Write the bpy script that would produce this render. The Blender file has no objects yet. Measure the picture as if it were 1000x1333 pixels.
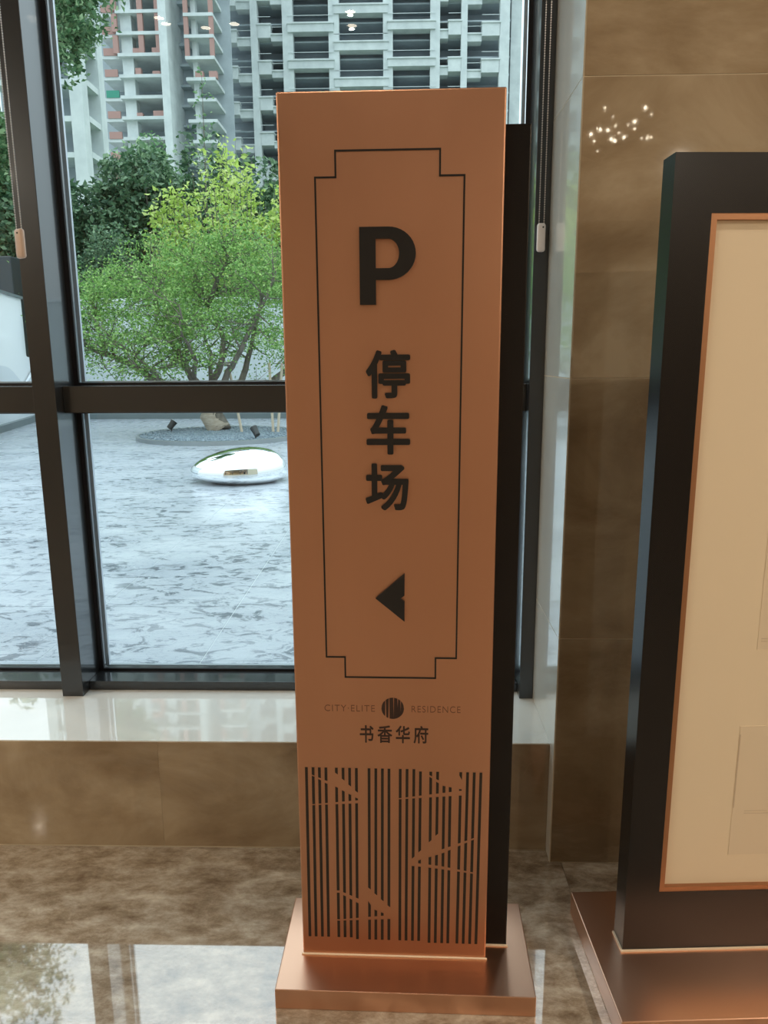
import bpy, bmesh, math, random
import numpy as np
from mathutils import Vector, Matrix
random.seed(7)
rng = np.random.default_rng(7)
SC = bpy.context.scene
COL = SC.collection

# ---------------------------------------------------------------- camera
R = np.array([[0.999687115, -0.001215941, -0.024983864],
              [0.024230813, -0.200818709, 0.979328706],
              [-0.006208033, -0.979627668, -0.200726413]])
cam = bpy.data.objects.new('camera', bpy.data.cameras.new('camera'))
COL.objects.link(cam)
cam.matrix_world = Matrix(((R[0][0], -R[0][1], -R[0][2], 0), (R[1][0], -R[1][1], -R[1][2], 0),
                           (R[2][0], -R[2][1], -R[2][2], 1.42), (0, 0, 0, 1)))
cam.data.sensor_fit = 'VERTICAL'
cam.data.sensor_height = 36
cam.data.lens = 970 / 1333 * 36
cam.data.clip_start = .05
cam.data.clip_end = 500
SC.camera = cam

# ---------------------------------------------------------------- sky, exposure
SKY_STRENGTH = 1.05
w = bpy.data.worlds.new('overcast_sky'); SC.world = w; w.use_nodes = True
bg = w.node_tree.nodes['Background']
_nt = w.node_tree; _L = _nt.links         # overcast sky: three times brighter overhead than at the horizon
_tc = _nt.nodes.new('ShaderNodeTexCoord'); _sx = _nt.nodes.new('ShaderNodeSeparateXYZ'); _L.new(_tc.outputs['Generated'], _sx.inputs[0])
_mx = _nt.nodes.new('ShaderNodeMath'); _mx.operation = 'MAXIMUM'; _mx.inputs[1].default_value = 0; _L.new(_sx.outputs['Z'], _mx.inputs[0])
_ma = _nt.nodes.new('ShaderNodeMath'); _ma.operation = 'MULTIPLY_ADD'; _ma.inputs[1].default_value = 2 * SKY_STRENGTH; _ma.inputs[2].default_value = SKY_STRENGTH
_L.new(_mx.outputs[0], _ma.inputs[0]); _L.new(_ma.outputs[0], bg.inputs[1])
bg.inputs[0].default_value = (.80, .93, .99, 1)
SC.view_settings.view_transform = 'Standard'
SC.view_settings.look = 'None'
SC.view_settings.gamma = 1
SC.view_settings.use_curve_mapping = False
SC.view_settings.exposure = 0.0
ADDED_LAMP_W = 34.0          # each unseen downlight added to light the room
CEIL_Z = 3.1
SC.cycles.use_denoising = True
SC.cycles.max_bounces = 8
SC.cycles.transparent_max_bounces = 16
SC.cycles.sample_clamp_indirect = 4

# ---------------------------------------------------------------- materials
def mat(name, col, rough=.5, metal=0., spec=.5, emit=None, es=0., coat=0.):
    m = bpy.data.materials.new(name); m.use_nodes = True
    b = m.node_tree.nodes['Principled BSDF']
    b.inputs['Base Color'].default_value = (*col, 1)
    b.inputs['Roughness'].default_value = rough
    b.inputs['Metallic'].default_value = metal
    b.inputs['Specular IOR Level'].default_value = spec
    b.inputs['Coat Weight'].default_value = coat
    if emit:
        b.inputs['Emission Color'].default_value = (*emit, 1)
        b.inputs['Emission Strength'].default_value = es
    return m

def ramp(nt, stops):
    r = nt.nodes.new('ShaderNodeValToRGB')
    e = r.color_ramp.elements
    while len(e) < len(stops): e.new(.5)
    for k, (p, c) in enumerate(stops):
        e[k].position = p; e[k].color = (*c, 1)
    return r

def noise_mat(name, stops, scale=3., detail=6., stretch=(1, 1, 1), rough=(.1, .2), bump=0., distort=0., spec=.5,
              metal=0., veins=None, per_object=True, coords='Object', bscale=None, coat=0., coat_ior=1.5, nrough=.6):
    m = bpy.data.materials.new(name); m.use_nodes = True
    nt = m.node_tree; L = nt.links; b = nt.nodes['Principled BSDF']
    tc = nt.nodes.new('ShaderNodeTexCoord')
    mp = nt.nodes.new('ShaderNodeMapping'); mp.inputs['Scale'].default_value = stretch
    L.new(tc.outputs[coords], mp.inputs[0])
    if per_object:
        oi = nt.nodes.new('ShaderNodeObjectInfo')
        mu = nt.nodes.new('ShaderNodeVectorMath'); mu.operation = 'SCALE'; mu.inputs[0].default_value = (17, 31, 23)
        L.new(oi.outputs['Random'], mu.inputs['Scale']); L.new(mu.outputs[0], mp.inputs['Location'])
    n = nt.nodes.new('ShaderNodeTexNoise')
    n.inputs['Scale'].default_value = scale; n.inputs['Detail'].default_value = detail
    n.inputs['Distortion'].default_value = distort; n.inputs['Roughness'].default_value = nrough
    L.new(mp.outputs[0], n.inputs['Vector'])
    r = ramp(nt, stops); L.new(n.outputs['Fac'], r.inputs[0])
    out = r.outputs[0]
    if veins:
        vc, vs, vw, va = veins          # colour, scale, width, amount
        n2 = nt.nodes.new('ShaderNodeTexNoise'); n2.inputs['Scale'].default_value = vs
        n2.inputs['Detail'].default_value = 5; n2.inputs['Distortion'].default_value = 1.6
        L.new(mp.outputs[0], n2.inputs['Vector'])
        s = nt.nodes.new('ShaderNodeMath'); s.operation = 'SUBTRACT'; s.inputs[1].default_value = .5   # vein = where the noise crosses its middle
        L.new(n2.outputs['Fac'], s.inputs[0])
        a = nt.nodes.new('ShaderNodeMath'); a.operation = 'ABSOLUTE'; L.new(s.outputs[0], a.inputs[0])
        mr = nt.nodes.new('ShaderNodeMapRange'); mr.inputs[1].default_value = 0; mr.inputs[2].default_value = vw
        mr.inputs[3].default_value = va; mr.inputs[4].default_value = 0
        L.new(a.outputs[0], mr.inputs[0])
        mx = nt.nodes.new('ShaderNodeMix'); mx.data_type = 'RGBA'
        L.new(mr.outputs[0], mx.inputs[0]); L.new(out, mx.inputs[6]); mx.inputs[7].default_value = (*vc, 1)
        out = mx.outputs[2]
    L.new(out, b.inputs['Base Color'])
    rr = nt.nodes.new('ShaderNodeMapRange'); rr.inputs[1].default_value = .3; rr.inputs[2].default_value = .7
    rr.inputs[3].default_value = rough[0]; rr.inputs[4].default_value = rough[1]
    L.new(n.outputs['Fac'], rr.inputs[0]); L.new(rr.outputs[0], b.inputs['Roughness'])
    b.inputs['Specular IOR Level'].default_value = spec
    b.inputs['Metallic'].default_value = metal
    b.inputs['Coat Weight'].default_value = coat; b.inputs['Coat IOR'].default_value = coat_ior; b.inputs['Coat Roughness'].default_value = .02
    if bump:
        src = n
        if bscale:
            src = nt.nodes.new('ShaderNodeTexNoise'); src.inputs['Scale'].default_value = bscale
            src.inputs['Detail'].default_value = 6; L.new(mp.outputs[0], src.inputs['Vector'])
        bp = nt.nodes.new('ShaderNodeBump'); bp.inputs['Strength'].default_value = bump
        bp.inputs['Distance'].default_value = .02
        L.new(src.outputs['Fac'], bp.inputs['Height']); L.new(bp.outputs[0], b.inputs['Normal'])
    return m

def paving_mat():
    m = bpy.data.materials.new('wet_slate_paving'); m.use_nodes = True
    nt = m.node_tree; L = nt.links; b = nt.nodes['Principled BSDF']
    g = nt.nodes.new('ShaderNodeNewGeometry')
    def noise(scale, det, dist, rg, st):
        mp = nt.nodes.new('ShaderNodeMapping'); mp.inputs['Scale'].default_value = st; L.new(g.outputs['Position'], mp.inputs[0])
        n = nt.nodes.new('ShaderNodeTexNoise'); L.new(mp.outputs[0], n.inputs['Vector'])
        for k, v in (('Scale', scale), ('Detail', det), ('Distortion', dist), ('Roughness', rg)): n.inputs[k].default_value = v
        return n
    def mrange(src, a, b_, c, d):
        r = nt.nodes.new('ShaderNodeMapRange'); L.new(src, r.inputs[0])
        for k, v in enumerate((a, b_, c, d)): r.inputs[k + 1].default_value = v
        return r.outputs[0]
    def mix(f, a, bcol):
        x = nt.nodes.new('ShaderNodeMix'); x.data_type = 'RGBA'; L.new(f, x.inputs[0]); L.new(a, x.inputs[6]); x.inputs[7].default_value = (*bcol, 1); return x.outputs[2]
    big = noise(.9, 6, .3, .6, (1, 1.6, 1)); fine = noise(6.5, 12, .9, .68, (1, 1.6, 1)); rid = noise(3.2, 9, 2.2, .6, (1, 1.9, 1))
    base = ramp(nt, [(.35, (.34, .38, .43)), (.65, (.52, .56, .61))]); L.new(big.outputs['Fac'], base.inputs[0])
    mask = mrange(big.outputs['Fac'], .42, .64, 1., .25)
    sp = mrange(fine.outputs['Fac'], .41, .48, 1., 0.)
    m1 = nt.nodes.new('ShaderNodeMath'); m1.operation = 'MULTIPLY'; L.new(mask, m1.inputs[0]); L.new(sp, m1.inputs[1])
    c = mix(m1.outputs[0], base.outputs[0], (.11, .13, .16))
    d = nt.nodes.new('ShaderNodeMath'); d.operation = 'SUBTRACT'; d.inputs[1].default_value = .5; L.new(rid.outputs['Fac'], d.inputs[0])
    a = nt.nodes.new('ShaderNodeMath'); a.operation = 'ABSOLUTE'; L.new(d.outputs[0], a.inputs[0])
    ln = mrange(a.outputs[0], 0, .006, .7, 0.)
    m2 = nt.nodes.new('ShaderNodeMath'); m2.operation = 'MULTIPLY'; L.new(mask, m2.inputs[0]); L.new(ln, m2.inputs[1])
    c = mix(m2.outputs[0], c, (.08, .095, .12))
    L.new(c, b.inputs['Base Color'])
    L.new(mrange(big.outputs['Fac'], .35, .65, .30, .12), b.inputs['Roughness'])
    bp = nt.nodes.new('ShaderNodeBump'); bp.inputs['Strength'].default_value = .35; bp.inputs['Distance'].default_value = .01
    L.new(fine.outputs['Fac'], bp.inputs['Height']); L.new(bp.outputs[0], b.inputs['Normal'])
    return m

def leaf_mat(name, dark, mid, light, trans=.35):
    m = bpy.data.materials.new(name); m.use_nodes = True
    nt = m.node_tree; L = nt.links; nt.nodes.remove(nt.nodes['Principled BSDF'])
    g = nt.nodes.new('ShaderNodeNewGeometry')
    r = ramp(nt, [(0, dark), (.55, mid), (1, light)]); L.new(g.outputs['Random Per Island'], r.inputs[0])
    d = nt.nodes.new('ShaderNodeBsdfPrincipled'); d.inputs['Roughness'].default_value = .45
    L.new(r.outputs[0], d.inputs['Base Color'])
    t = nt.nodes.new('ShaderNodeBsdfTranslucent'); L.new(r.outputs[0], t.inputs[0])
    x = nt.nodes.new('ShaderNodeMixShader'); x.inputs[0].default_value = trans
    L.new(d.outputs[0], x.inputs[1]); L.new(t.outputs[0], x.inputs[2])
    L.new(x.outputs[0], nt.nodes['Material Output'].inputs[0])
    return m

def glass_mat():
    m = bpy.data.materials.new('window_glass'); m.use_nodes = True
    nt = m.node_tree; L = nt.links; nt.nodes.remove(nt.nodes['Principled BSDF'])
    t = nt.nodes.new('ShaderNodeBsdfTransparent'); t.inputs[0].default_value = (.92, .965, .965, 1)
    g = nt.nodes.new('ShaderNodeBsdfGlossy'); g.inputs['Roughness'].default_value = .005
    f = nt.nodes.new('ShaderNodeFresnel'); f.inputs[0].default_value = 1.5
    x = nt.nodes.new('ShaderNodeMixShader')
    L.new(f.outputs[0], x.inputs[0]); L.new(t.outputs[0], x.inputs[1]); L.new(g.outputs[0], x.inputs[2])
    L.new(x.outputs[0], nt.nodes['Material Output'].inputs[0])
    return m

M = dict(
    copper=noise_mat('brushed_copper', [(.3, (.64, .35, .225)), (.7, (.70, .385, .25))], scale=2, stretch=(1, 1, .4), rough=(.36, .42),
                     metal=1., per_object=False, distort=.3),
    copper_plinth=noise_mat('satin_copper_plinth', [(.3, (.78, .47, .33)), (.7, (.82, .50, .35))], scale=2, rough=(.28, .34), metal=1., per_object=False),
    copper_trim=mat('dull_copper_trim', (.42, .22, .12), .45, metal=.9),
    black=mat('satin_black_enamel', (.008, .007, .007), .27, spec=.32),
    letter=mat('black_raised_letter', (.012, .012, .013), .35),
    ink=mat('dark_brown_print', (.035, .015, .010), .5),
    ink_faint=mat('faded_brown_print', (.20, .085, .045), .5),
    slot=mat('dark_slot_inlay', (.018, .012, .008), .45),
    cream=mat('cream_panel', (.80, .68, .50), .55),
    cream_dark=mat('faint_drawing_sheet', (.755, .64, .475), .55),
    pencil=mat('faint_drawing_line', (.60, .49, .36), .6),
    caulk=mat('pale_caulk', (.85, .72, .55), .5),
    alu=mat('dark_bronze_window_frame', (.045, .05, .055), .30, metal=.7, spec=.6, coat=.8),
    gasket=mat('black_rubber_gasket', (.006, .006, .010), .5),
    spacer=mat('silver_glass_spacer', (.50, .55, .60), .3, metal=.6),
    glass=glass_mat(),
    pillar=noise_mat('brown_polished_marble', [(.36, (.26, .185, .11)), (.5, (.36, .275, .175)), (.64, (.47, .38, .26))], scale=2.2, detail=6,
                     stretch=(1, 1, 1.7), rough=(.03, .05), distort=.5, veins=((.50, .40, .26), 1.0, .005, .10), coat=.6),
    floor=noise_mat('grey_brown_floor_marble', [(.34, (.17, .12, .08)), (.46, (.33, .265, .195)), (.54, (.46, .40, .32)), (.66, (.68, .62, .52))],
                    scale=8., detail=15, stretch=(1, 1.8, 1), rough=(.03, .05), distort=.15, nrough=.74,
                    veins=((.66, .57, .46), 2.2, .004, .22), spec=1., coat=1., coat_ior=2.1),
    sill=noise_mat('pale_polished_sill_marble', [(.3, (.82, .82, .78)), (.7, (.92, .92, .88))], scale=2, rough=(.03, .05), distort=.4,
                   veins=((.60, .54, .46), 1.5, .006, .12), coat=1., coat_ior=2.1),
    grout=mat('cream_grout', (.62, .54, .40), .7),
    plaster=mat('warm_white_plaster', (.32, .29, .25), .8),
    roomwall=mat('beige_room_wall', (.50, .41, .31), .7),
    white_plastic=mat('white_plastic', (.80, .76, .76), .35),
    beige_plastic=mat('beige_plastic', (.62, .47, .38), .4),
    chain=mat('steel_bead_chain', (.62, .60, .58), .3, metal=.7),
    paving=paving_mat(),
    joint=mat('pale_paving_joint', (.55, .60, .62), .6),
    kerb=mat('dark_grey_kerb_stone', (.16, .20, .21), .5),
    wall_white=noise_mat('white_rendered_wall', [(.3, (.56, .62, .64)), (.7, (.66, .71, .73))], scale=.8, rough=(.6, .8)),
    relief=mat('bright_white_relief', (.88, .91, .93), .6),
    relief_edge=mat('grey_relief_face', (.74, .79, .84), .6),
    chrome=mat('mirror_polished_steel', (.92, .94, .94), .02, metal=1.),
    gravel=noise_mat('blue_grey_gravel', [(.35, (.13, .18, .22)), (.65, (.34, .41, .46))], scale=30, rough=(.5, .8), bump=.5, per_object=False),
    rim=mat('grey_steel_rim', (.28, .31, .32), .35, metal=.5),
    bark=noise_mat('grey_brown_bark', [(.3, (.07, .065, .055)), (.7, (.24, .21, .17))], scale=9, stretch=(1, 1, .3), rough=(.7, .9), bump=.5, per_object=False),
    bark_pale=noise_mat('pale_trunk_wrap', [(.3, (.34, .27, .20)), (.7, (.55, .48, .39))], scale=9, stretch=(1, 1, 5), rough=(.7, .9), bump=.3, per_object=False),
    stake=mat('pale_wooden_stake', (.50, .42, .32), .7),
    leaf_bonsai=leaf_mat('fresh_green_leaf', (.09, .22, .05), (.22, .44, .10), (.45, .66, .22)),
    leaf_yellow=leaf_mat('yellow_green_leaf', (.34, .50, .10), (.62, .80, .20), (.88, .95, .42), .5),
    leaf_dark=leaf_mat('dark_evergreen_leaf', (.035, .09, .05), (.11, .22, .11), (.30, .44, .26), .25),
    leaf_mid=leaf_mat('mid_green_leaf', (.06, .15, .07), (.17, .33, .15), (.42, .58, .32), .3),
    concrete=noise_mat('hazy_raw_concrete', [(.3, (.50, .55, .55)), (.7, (.66, .71, .70))], scale=.5, rough=(.8, .9), per_object=False),  # distance haze put into the colour as a paler concrete
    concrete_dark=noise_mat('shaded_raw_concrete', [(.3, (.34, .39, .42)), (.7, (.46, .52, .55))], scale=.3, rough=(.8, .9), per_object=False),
    reveal=noise_mat('window_lit_reveal_marble', [(.3, (.68, .68, .62)), (.7, (.80, .79, .73))], scale=1.6, rough=(.12, .2), distort=.35, coat=.7),  # pillar stone with the window light on it put into a paler colour
    brick=mat('red_block_infill', (.42, .25, .22), .8),
    net=mat('green_safety_net', (.05, .28, .20), .7),
    dark_metal=mat('black_garden_lamp_metal', (.02, .025, .025), .4),
    lens=mat('lamp_lens', (.6, .65, .65), .1),
    lamp=mat('warm_downlight_disc', (1, 1, 1), .5, emit=(1, .86, .66), es=22),
    crystal=mat('lit_chandelier_drop', (1, 1, 1), .3, emit=(1, .88, .66), es=40),
    bush_box=mat('dark_grey_cabinet', (.03, .04, .045), .5),
    ground=mat('grass_soil', (.10, .16, .07), .9),
)

# ---------------------------------------------------------------- mesh helpers
class MB:
    def __init__(s): s.v = []; s.f = []
    def box(s, x0, y0, z0, x1, y1, z1):
        n = len(s.v)
        s.v += [(x0, y0, z0), (x1, y0, z0), (x1, y1, z0), (x0, y1, z0), (x0, y0, z1), (x1, y0, z1), (x1, y1, z1), (x0, y1, z1)]
        s.f += [tuple(n + k for k in q) for q in ((0, 3, 2, 1), (4, 5, 6, 7), (0, 1, 5, 4), (1, 2, 6, 5), (2, 3, 7, 6), (3, 0, 4, 7))]
        return s
    def tube(s, pts, rad, n=8, cap=True):
        pts = [Vector(p) for p in pts]
        if not hasattr(rad, '__len__'): rad = [rad] * len(pts)
        base = len(s.v); up = None
        for i, p in enumerate(pts):
            t = (pts[min(i + 1, len(pts) - 1)] - pts[max(i - 1, 0)]).normalized()
            if up is None: up = t.orthogonal().normalized()
            up = (up - t * up.dot(t)).normalized(); sd = t.cross(up)
            for k in range(n):
                a = 2 * math.pi * k / n
                s.v.append(tuple(p + rad[i] * (math.cos(a) * up + math.sin(a) * sd)))
        for i in range(len(pts) - 1):
            for k in range(n):
                a = base + i * n + k; b = base + i * n + (k + 1) % n
                s.f.append((a, b, b + n, a + n))
        if cap:
            s.f.append(tuple(base + k for k in range(n))[::-1])
            s.f.append(tuple(base + (len(pts) - 1) * n + k for k in range(n)))
        return s
    def lathe(s, prof, n=24, c=(0, 0, 0)):
        b = len(s.v); m = len(prof)
        for k in range(n):
            a = 2 * math.pi * k / n
            for r, z in prof: s.v.append((c[0] + r * math.cos(a), c[1] + r * math.sin(a), c[2] + z))
        for k in range(n):
            for i in range(m - 1):
                a0 = b + k * m + i; a1 = b + ((k + 1) % n) * m + i
                s.f.append((a0, a1, a1 + 1, a0 + 1))
        return s
    def ball(s, c, r, n=6, m=4, sc=(1, 1, 1)):
        prof = [(r * math.sin(math.pi * i / m) + 1e-5, -r * math.cos(math.pi * i / m)) for i in range(m + 1)]
        b = len(s.v); s.lathe(prof, n, (0, 0, 0))
        for i in range(b, len(s.v)):
            x, y, z = s.v[i]; s.v[i] = (c[0] + x * sc[0], c[1] + y * sc[1], c[2] + z * sc[2])
        return s
    def build(s, name, m, parent=None, smooth=False, bevel=0., seg=2):
        me = bpy.data.meshes.new(name); me.from_pydata(s.v, [], s.f); me.update()
        return link(name, me, m, parent, smooth, bevel, seg)

def link(name, me, m, parent=None, smooth=False, bevel=0., seg=2):
    if bevel:
        bm = bmesh.new(); bm.from_mesh(me)
        bmesh.ops.bevel(bm, geom=list(bm.edges), offset=bevel, segments=seg, profile=.5, affect='EDGES')
        bm.to_mesh(me); bm.free()
    if smooth: me.polygons.foreach_set('use_smooth', [True] * len(me.polygons))
    if not me.materials: me.materials.append(M[m])
    o = bpy.data.objects.new(name, me); COL.objects.link(o)
    if parent: o.parent = parent
    return o

def tag(o, label=None, cat=None, group=None, kind=None):
    if label: o['label'] = label
    if cat: o['category'] = cat
    if group: o['group'] = group
    if kind: o['kind'] = kind
    return o

def empty(name, loc=(0, 0, 0), rz=0., label=None, cat=None, group=None, kind=None):
    o = bpy.data.objects.new(name, None); COL.objects.link(o)
    o.empty_display_size = .1
    o.location = loc; o.rotation_euler = (0, 0, rz)
    return tag(o, label, cat, group, kind)

def bx(name, m, parent, x0, y0, z0, x1, y1, z1, bevel=0., **k):
    """a box whose own origin is its lower corner, so textures differ from piece to piece"""
    o = MB().box(0, 0, 0, x1 - x0, y1 - y0, z1 - z0).build(name, m, parent, bevel=bevel)
    o.location = (x0, y0, z0)
    return tag(o, **k)

def text_mesh(s, size, extrude=.002, offset=0., sp=1.):
    c = bpy.data.curves.new('t', 'FONT'); c.body = s; c.size = size; c.extrude = extrude; c.offset = offset
    c.space_character = sp; c.align_x = 'LEFT'; c.resolution_u = 6
    o = bpy.data.objects.new('t', c); COL.objects.link(o)
    bpy.context.view_layer.update()
    me = bpy.data.meshes.new_from_object(o.evaluated_get(bpy.context.evaluated_depsgraph_get()))
    bpy.data.objects.remove(o)
    return me

def bolden(me, d):
    """thicken lettering by overlaying shifted copies"""
    n = len(me.vertices); co = np.empty(n * 3); me.vertices.foreach_get('co', co); co = co.reshape(-1, 3)
    fs = [tuple(p.vertices) for p in me.polygons]; V = []; F = []
    for k, (dx, dz) in enumerate(((d, d), (-d, d), (d, -d), (-d, -d), (d * 1.3, 0), (-d * 1.3, 0), (0, d * 1.3), (0, -d * 1.3))):
        V += [(c[0] + dx, c[1] + k * 1e-5, c[2] + dz) for c in co]; F += [tuple(i + k * n for i in f) for f in fs]
    m2 = bpy.data.meshes.new('bold'); m2.from_pydata(V, [], F); m2.update()
    return m2

def fit_xz(me, x0, x1, z0, z1, y_front, y_back):
    """lay a text mesh (XY plane, extruded along Z) upright into a rectangle of the XZ plane"""
    n = len(me.vertices); co = np.empty(n * 3); me.vertices.foreach_get('co', co); co = co.reshape(-1, 3)
    lo = co.min(0); hi = co.max(0); s = (co - lo) / np.maximum(hi - lo, 1e-9)
    out = np.stack([x0 + s[:, 0] * (x1 - x0), y_back + s[:, 2] * (y_front - y_back), z0 + s[:, 1] * (z1 - z0)], 1)
    me.vertices.foreach_set('co', out.ravel()); me.update()
    return me

def poly_mesh(loops, y_front, y_back):
    """solid plate in the XZ plane from outline loops (holes as further loops)"""
    c = bpy.data.curves.new('p', 'CURVE'); c.dimensions = '2D'; c.fill_mode = 'BOTH'
    c.extrude = abs(y_back - y_front) / 2
    for lp in loops:
        sp = c.splines.new('POLY'); sp.points.add(len(lp) - 1)
        for p, q in zip(sp.points, lp): p.co = (q[0], q[1], 0, 1)
        sp.use_cyclic_u = True
    o = bpy.data.objects.new('p', c); COL.objects.link(o); bpy.context.view_layer.update()
    me = bpy.data.meshes.new_from_object(o.evaluated_get(bpy.context.evaluated_depsgraph_get()))
    bpy.data.objects.remove(o)
    n = len(me.vertices); co = np.empty(n * 3); me.vertices.foreach_get('co', co); co = co.reshape(-1, 3)
    out = np.stack([co[:, 0], (y_front + y_back) / 2 - co[:, 2], co[:, 1]], 1)
    me.vertices.foreach_set('co', out.ravel()); me.update()
    return me

# ================================================================ THE ROOM
XL, XR, YB, YD, YP, YG = -4.2, 3.0, -4.5, 1.96, 1.906, 2.40
LEDGE = .342
fl = empty('floor', kind='structure')
MB().box(XL, YB, -.10, XR, 2.5, -.004).build('screed', 'grout', fl)
xs = [XL, -3.0, -1.32, .455, 1.8, XR]; ys = [YB, -3.3, -2.1, -.9, .05, 1.0, YD]
for i in range(len(xs) - 1):
    for j in range(len(ys) - 1):
        bx('floor_tile', 'floor', fl, xs[i] + .0005, ys[j] + .0005, -.02, xs[i + 1] - .0005, ys[j + 1] - .0005, 0)
bx('floor_tile', 'floor', fl, .60, YD - .0005, -.02, XR, YD, 0)

# dado below the window
wf = empty('wall_front', kind='structure')
MB().box(XL, YD + .001, -.05, .419, 2.55, LEDGE - .016).build('wall_core', 'grout', wf)
xs = [XL, -3.1, -1.91, -.71, .4195]
for i in range(4):
    bx('wall_tile', 'pillar', wf, xs[i] + .0003, YD, .004, xs[i + 1] - .0003, YD + .02, LEDGE - .003)
# sill slabs
sl = empty('trim_1', kind='structure')
for i in range(4):
    bx('sill_slab', 'sill', sl, xs[i] + .0001, YD + .003, LEDGE - .016, xs[i + 1] - .0001, 2.52, LEDGE)

# tiled pillar at the right of the window
wr = empty('wall_right', kind='structure')
MB().box(.4208, YP + .0012, -.05, XR, 2.55, CEIL_Z).build('wall_core', 'grout', wr)
zs = [.003, .68, 1.37, 2.06, 2.75, CEIL_Z]
xp = [.4225, 1.62, XR]
for j in range(5):
    for i in range(2):
        bx('wall_tile', 'pillar', wr, xp[i] + .0008, YP, zs[j] + .0014, xp[i + 1] - .0008, YP + .02, zs[j + 1] - .0014)
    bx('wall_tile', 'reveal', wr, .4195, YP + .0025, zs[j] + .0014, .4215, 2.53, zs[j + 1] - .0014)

# rest of the room, behind and beside the camera
MB().box(XL - .1, YB - .1, 0, XR + .1, YB, CEIL_Z).build('wall_back', 'roomwall')['kind'] = 'structure'
MB().box(XL - .1, YB, 0, XL, 2.55, CEIL_Z).build('wall_left', 'roomwall')['kind'] = 'structure'
MB().box(XR, YB, 0, XR + .1, 2.55, CEIL_Z).build('wall_far_right', 'roomwall')['kind'] = 'structure'
MB().box(XL - .1, YB - .1, CEIL_Z, XR + .1, 2.55, CEIL_Z + .12).build('ceiling', 'plaster')['kind'] = 'structure'

# window
wn = empty('window_1', kind='structure')
mull_x = [-4.0, -2.54, -1.117 + .0, .376]
ZT = 3.02
for x0 in mull_x:
    x1 = x0 + (.043 if x0 > 0 else .069)
    bx('mullion', 'alu', wn, x0, 2.25, LEDGE, x1, YG + .06, CEIL_Z, bevel=.0015)
for a, b in zip(mull_x[:-1], mull_x[1:]):
    xa, xb = a + .069, b
    bx('transom', 'alu', wn, xa, 2.30, 1.263, xb, YG + .05, 1.345, bevel=.0015)
    bx('bottom_rail', 'alu', wn, xa, 2.30, LEDGE, xb, YG + .05, .373, bevel=.0015)
    bx('top_rail', 'alu', wn, xa, 2.30, ZT, xb, YG + .05, CEIL_Z, bevel=.0015)
    for z0, z1 in ((.373, 1.263), (1.345, ZT)):
        g = MB()
        g.box(xa, YG - .012, z0, xa + .015, YG - .002, z1).box(xb - .012, YG - .012, z0, xb, YG - .002, z1)
        g.box(xa + .015, YG - .012, z0, xb - .012, YG - .002, z0 + .008).box(xa + .015, YG - .012, z1 - .008, xb - .012, YG - .002, z1)
        g.build('gasket', 'gasket', wn)
        s = MB()
        s.box(xa + .015, YG + .010, z0 + .008, xa + .027, YG + .022, z1 - .008).box(xb - .022, YG + .010, z0 + .008, xb - .012, YG + .022, z1 - .008)
        s.box(xa + .027, YG + .010, z0 + .008, xb - .022, YG + .022, z0 + .012)
        s.build('glass_spacer', 'spacer', wn)
        o = MB(); o.v = [(xa + .005, YG, z0), (xb - .005, YG, z0), (xb - .005, YG, z1), (xa + .005, YG, z1)]; o.f = [(0, 1, 2, 3)]
        o.build('glass_pane', 'glass', wn)

# ceiling downlights: mirrored ones first, then unseen ones added to light the room
lamps = [(-1.212, .692), (-1.199, .622), (-1.009, .57), (-.853, .608), (-.255, .72), (-.257, .566),
         (2.6, -.8), (2.6, .7), (-3.3, -.8), (-3.4, 1.3), (2.4, -3.2), (-3.6, -2.6)]
LL = ['downlight mirrored in the upper pane as the upper-left glint of the leftmost pair', 'downlight mirrored in the upper pane as the lower glint of the leftmost pair',
      'downlight mirrored in the upper pane as the middle single glint before the towers', 'downlight mirrored in the upper pane as the single glint nearest the sign top left',
      'downlight mirrored above the copper sign as the upper glint of that pair', 'downlight mirrored above the copper sign as the lower glint of that pair']
for k, (x, y) in enumerate(lamps):
    d = empty('ceiling_downlight', (x, y, CEIL_Z), label=LL[k] if k < 6 else 'round ceiling downlight added out of view to light the lobby', cat='light', group='recessed ceiling downlights')
    MB().lathe([(.026, -.006), (.034, -.006), (.036, 0), (.026, 0), (.026, -.006)], 16).build('bezel', 'white_plastic', d)
    MB().lathe([(.0001, -.003), (.026, -.003)], 16).build('diffuser', 'lamp', d)
    if k > 3:
        l = bpy.data.lights.new('downlight_bulb', 'AREA'); l.shape = 'DISK'; l.size = .03; l.energy = ADDED_LAMP_W if k > 5 else 3.; l.color = (1, .87, .70)
        lo = bpy.data.objects.new('downlight_bulb', l); COL.objects.link(lo); lo.parent = d; lo.location = (0, 0, -.02)
# chandelier whose drops sparkle in the polished pillar
ch = empty('chandelier', (1.22, -.69, CEIL_Z), label='cluster chandelier of small lit drops hanging behind the camera', cat='chandelier')
MB().lathe([(.0001, -.04), (.22, -.04), (.22, 0)], 24).build('ceiling_plate', 'chain', ch)
for k in range(22):
    a = random.uniform(0, 6.28); r = .21 * math.sqrt(random.random()); x, y, z = r * math.cos(a), r * math.sin(a), -random.uniform(.36, .54)
    dr = MB().ball((x, y, z), random.choice((.004, .005, .008)), 8, 6).build('lit_drop', 'crystal', ch, smooth=True)
    MB().tube([(x, y, z), (x, y, -.03)], .0012, 4).build('wire', 'chain', dr)

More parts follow.
